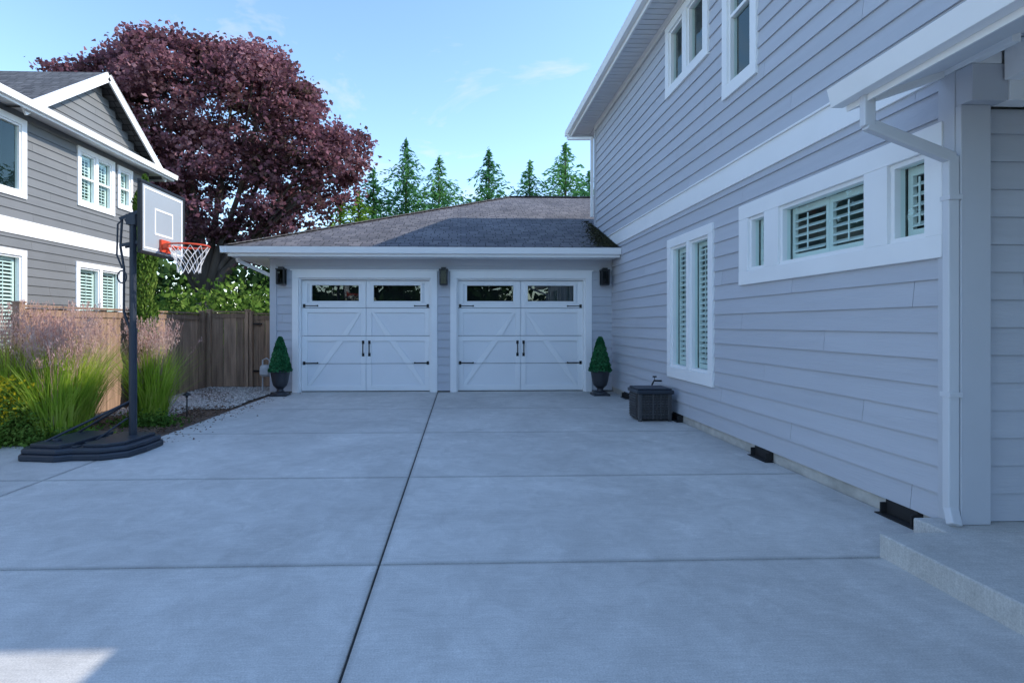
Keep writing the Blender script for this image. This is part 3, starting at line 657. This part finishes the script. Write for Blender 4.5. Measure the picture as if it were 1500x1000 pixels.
offy=rng.uniform(-.2,1.2,len(lobes)); cen[:,1]+=offy; cen[:,0]*=(1+offy/Y0)
N_=2250; idx=rng.choice(len(lobes),N_,p=wgt); d=unit(N_); rr=rng.uniform(.5,1.05,N_)**.5
P_=cen[idx]+d*(rad[idx]*rr)[:,None]*np.array([1,1.1,1])
dm=np.min([np.linalg.norm((P_-cen[k])/np.array([1,1.1,1]),axis=1)/rad[k] for k in range(len(lobes))],axis=0)
P_=P_[(dm>.74)|(rng.random(N_)<.14)]
P_=P_[(P_[:,2]>3.0)&((P_[:,2]>7.)|(rng.random(len(P_))<.5))]
nl=60; C=np.repeat(P_,nl,axis=0)+rng.normal(size=(len(P_)*nl,3))*np.array([.25,.25,.13])
ax=unit(len(C)); ax[:,2]*=.5
quads('crown_leaves',leaves(C,.165,.85,ax,.05),M_maple,T)
m=MB(); base=Vector((-10.4,Y0,0)); 
m.tube([base,base+Vector((.05,0,1.2)),base+Vector((0,0,2.6))],[.42,.33,.34],12)
for k,(u,v,r) in enumerate(lobes):
    c=Vector(cen[k]); st=base+Vector((0,0,random.uniform(1.9,2.6))); mid=st.lerp(c,.5)+Vector((random.uniform(-.4,.4),random.uniform(-.4,.4),.5)); q3=st.lerp(c,.22)+Vector((0,0,.35))
    m.tube([st,q3,mid,c],[.19,.14,.09,.03],8)
    for q in range(7):
        dd=Vector(unit(1)[0])*r*S*.75; dd.z=abs(dd.z)*.7; s0=mid.lerp(c,random.random()); m.tube([s0,s0+dd*.5+Vector((0,0,.1)),c+dd],[.05,.03,.012],5)
m.build('trunk_and_limbs',M_bark,T,smooth=True)
def conifer(u,v,Yd,mt=M_con,k=1.,slope=.72,rmax=2.7,zlow=4.5):
    s=Yd/780; x=(u-675)*s; H_=1.41+(475-v)*s; slope*=random.uniform(.85,1.15)
    O=group('conifer_tree'); m=MB(); m.tube([(x,Yd,0),(x,Yd,H_*.6),(x,Yd,H_)],[.16,.09,.01],7); m.build('trunk',M_bark,O)
    C=[];A=[]
    z=H_
    while z>zlow:
        d_=H_-z; Rr=min(rmax,.08+slope*d_)*k
        for b in range(6 if d_>1 else 4):
            a=random.uniform(0,6.28); L_=Rr*random.uniform(.35,1.25); up=random.uniform(.1,.6)
            nn=int(5+L_*12)
            for q in range(nn):
                t=(q+random.random())/nn; r=L_*t; zz=z+up*L_*t-.6*L_*t*t
                sp=.03+.09*L_*(1-t)*.8
                C.append((x+math.cos(a)*r+random.gauss(0,sp),Yd+math.sin(a)*r+random.gauss(0,sp),zz+random.gauss(0,.05)-random.random()*.14))
                A.append((math.cos(a)*.8,math.sin(a)*.8,-.5+.9*(1-t)))
        z-=random.uniform(.11,.20)
    for q in range(26): C.append((x+random.gauss(0,.03),Yd,H_-random.random()*.7)); A.append((0,0,1.))
    quads('foliage',leaves(np.array(C),.25,.28,np.array(A),.45),mt,O)
for (u,v,Yd) in ((548,250,25),(595,206,26),(643,232,25.5),(716,220,26),(776,236,25.6),(829,210,25.3),(864,250,26.3),(905,225,26)): conifer(u,v,Yd)
conifer(500,292,23.5,M_conb,slope=.8,rmax=1.7,zlow=3); conifer(526,284,24,M_conb,slope=.7,rmax=1.5,zlow=3)
O=group('hedge'); n=1300; P_=np.stack([rng.uniform(-19,-3,n),rng.uniform(17,27,n),rng.uniform(.2,2.8,n)],1); P_[:,2]*=.75+.3*np.sin(P_[:,0]*1.3)
C=np.repeat(P_,22,axis=0)+rng.normal(size=(n*22,3))*.3; quads('foliage',leaves(C,.18,.7),M_shrub,O)
O=group('hedge'); n=1800; P_=np.stack([rng.uniform(-45,30,n),rng.uniform(30,34,n),rng.uniform(.2,5.0,n)],1)
C=np.repeat(P_,12,axis=0)+rng.normal(size=(n*12,3))*.55; quads('foliage',leaves(C,.5,.7),M_dark,O)
O=group('unseen_reflection_trees'); n=1500; P_=np.stack([rng.uniform(-32,32,n),rng.uniform(-27,-24,n),rng.uniform(.2,6.5,n)],1); P_[:,2]*=.75+.25*np.sin(P_[:,0]*.7)  # unseen tree row behind the camera, added to darken reflections in the glass
C=np.repeat(P_,10,axis=0)+rng.normal(size=(n*10,3))*.55; quads('foliage',leaves(C,.7,.8),M_dark,O)

# ============================================================ world, sun, camera
wd=bpy.data.worlds.new('World'); scene.world=wd; wd.use_nodes=True; nt=wd.node_tree; L=nt.links; bg=nt.nodes['Background']
sky=N(nt,'ShaderNodeTexSky',sky_type='NISHITA'); sky.sun_disc=False; sky.sun_elevation=R(37); sky.sun_rotation=R(90); sky.air_density=1.0; sky.dust_density=.1; sky.ozone_density=2.0
hs=N(nt,'ShaderNodeHueSaturation'); hs.inputs['Saturation'].default_value=1.05; hs.inputs['Value'].default_value=2.55; L.new(sky.outputs[0],hs.inputs['Color'])
tc=N(nt,'ShaderNodeTexCoord'); sp=N(nt,'ShaderNodeSeparateXYZ'); L.new(tc.outputs['Generated'],sp.inputs[0])
zz=N(nt,'ShaderNodeMath',operation='ADD'); zz.inputs[1].default_value=.12; L.new(sp.outputs[2],zz.inputs[0])
dx=N(nt,'ShaderNodeMath',operation='DIVIDE'); L.new(sp.outputs[0],dx.inputs[0]); L.new(zz.outputs[0],dx.inputs[1])
dy=N(nt,'ShaderNodeMath',operation='DIVIDE'); L.new(sp.outputs[1],dy.inputs[0]); L.new(zz.outputs[0],dy.inputs[1])
cb=N(nt,'ShaderNodeCombineXYZ'); L.new(dx.outputs[0],cb.inputs[0]); L.new(dy.outputs[0],cb.inputs[1])
no=N(nt,'ShaderNodeTexNoise'); no.inputs['Scale'].default_value=1.7; no.inputs['Detail'].default_value=6; no.inputs['Roughness'].default_value=.6; no.inputs['Distortion'].default_value=.5; L.new(cb.outputs[0],no.inputs['Vector'])
cr=N(nt,'ShaderNodeMapRange'); cr.inputs[1].default_value=.55; cr.inputs[2].default_value=.76; cr.inputs[4].default_value=.9; L.new(no.outputs[0],cr.inputs[0])
mx=N(nt,'ShaderNodeMixRGB'); L.new(cr.outputs[0],mx.inputs[0]); L.new(hs.outputs[0],mx.inputs[1]); mx.inputs[2].default_value=(6.6,6.7,6.9,1)
L.new(mx.outputs[0],bg.inputs[0]); bg.inputs[1].default_value=.15
sl=bpy.data.lights.new('sun','SUN'); sl.energy=5; sl.angle=R(.5); sl.color=(1,.92,.80); so=bpy.data.objects.new('sun',sl); scene.collection.objects.link(so)
so.rotation_euler=Vector((-2.81,0,-2.118)).to_track_quat('-Z','Y').to_euler(); so.location=(20,0,20)
cam=bpy.data.cameras.new('camera'); co=bpy.data.objects.new('camera',cam); scene.collection.objects.link(co); scene.camera=co
cam.lens=18.72; cam.sensor_width=36; cam.shift_x=50/1500; cam.shift_y=-25/1500; cam.clip_end=2000; cam.clip_start=.05
co.location=(0,0,1.41); co.rotation_euler=(R(90),0,-math.asin(.032))
scene.view_settings.view_transform='Standard'; scene.view_settings.look='None'; scene.view_settings.exposure=0
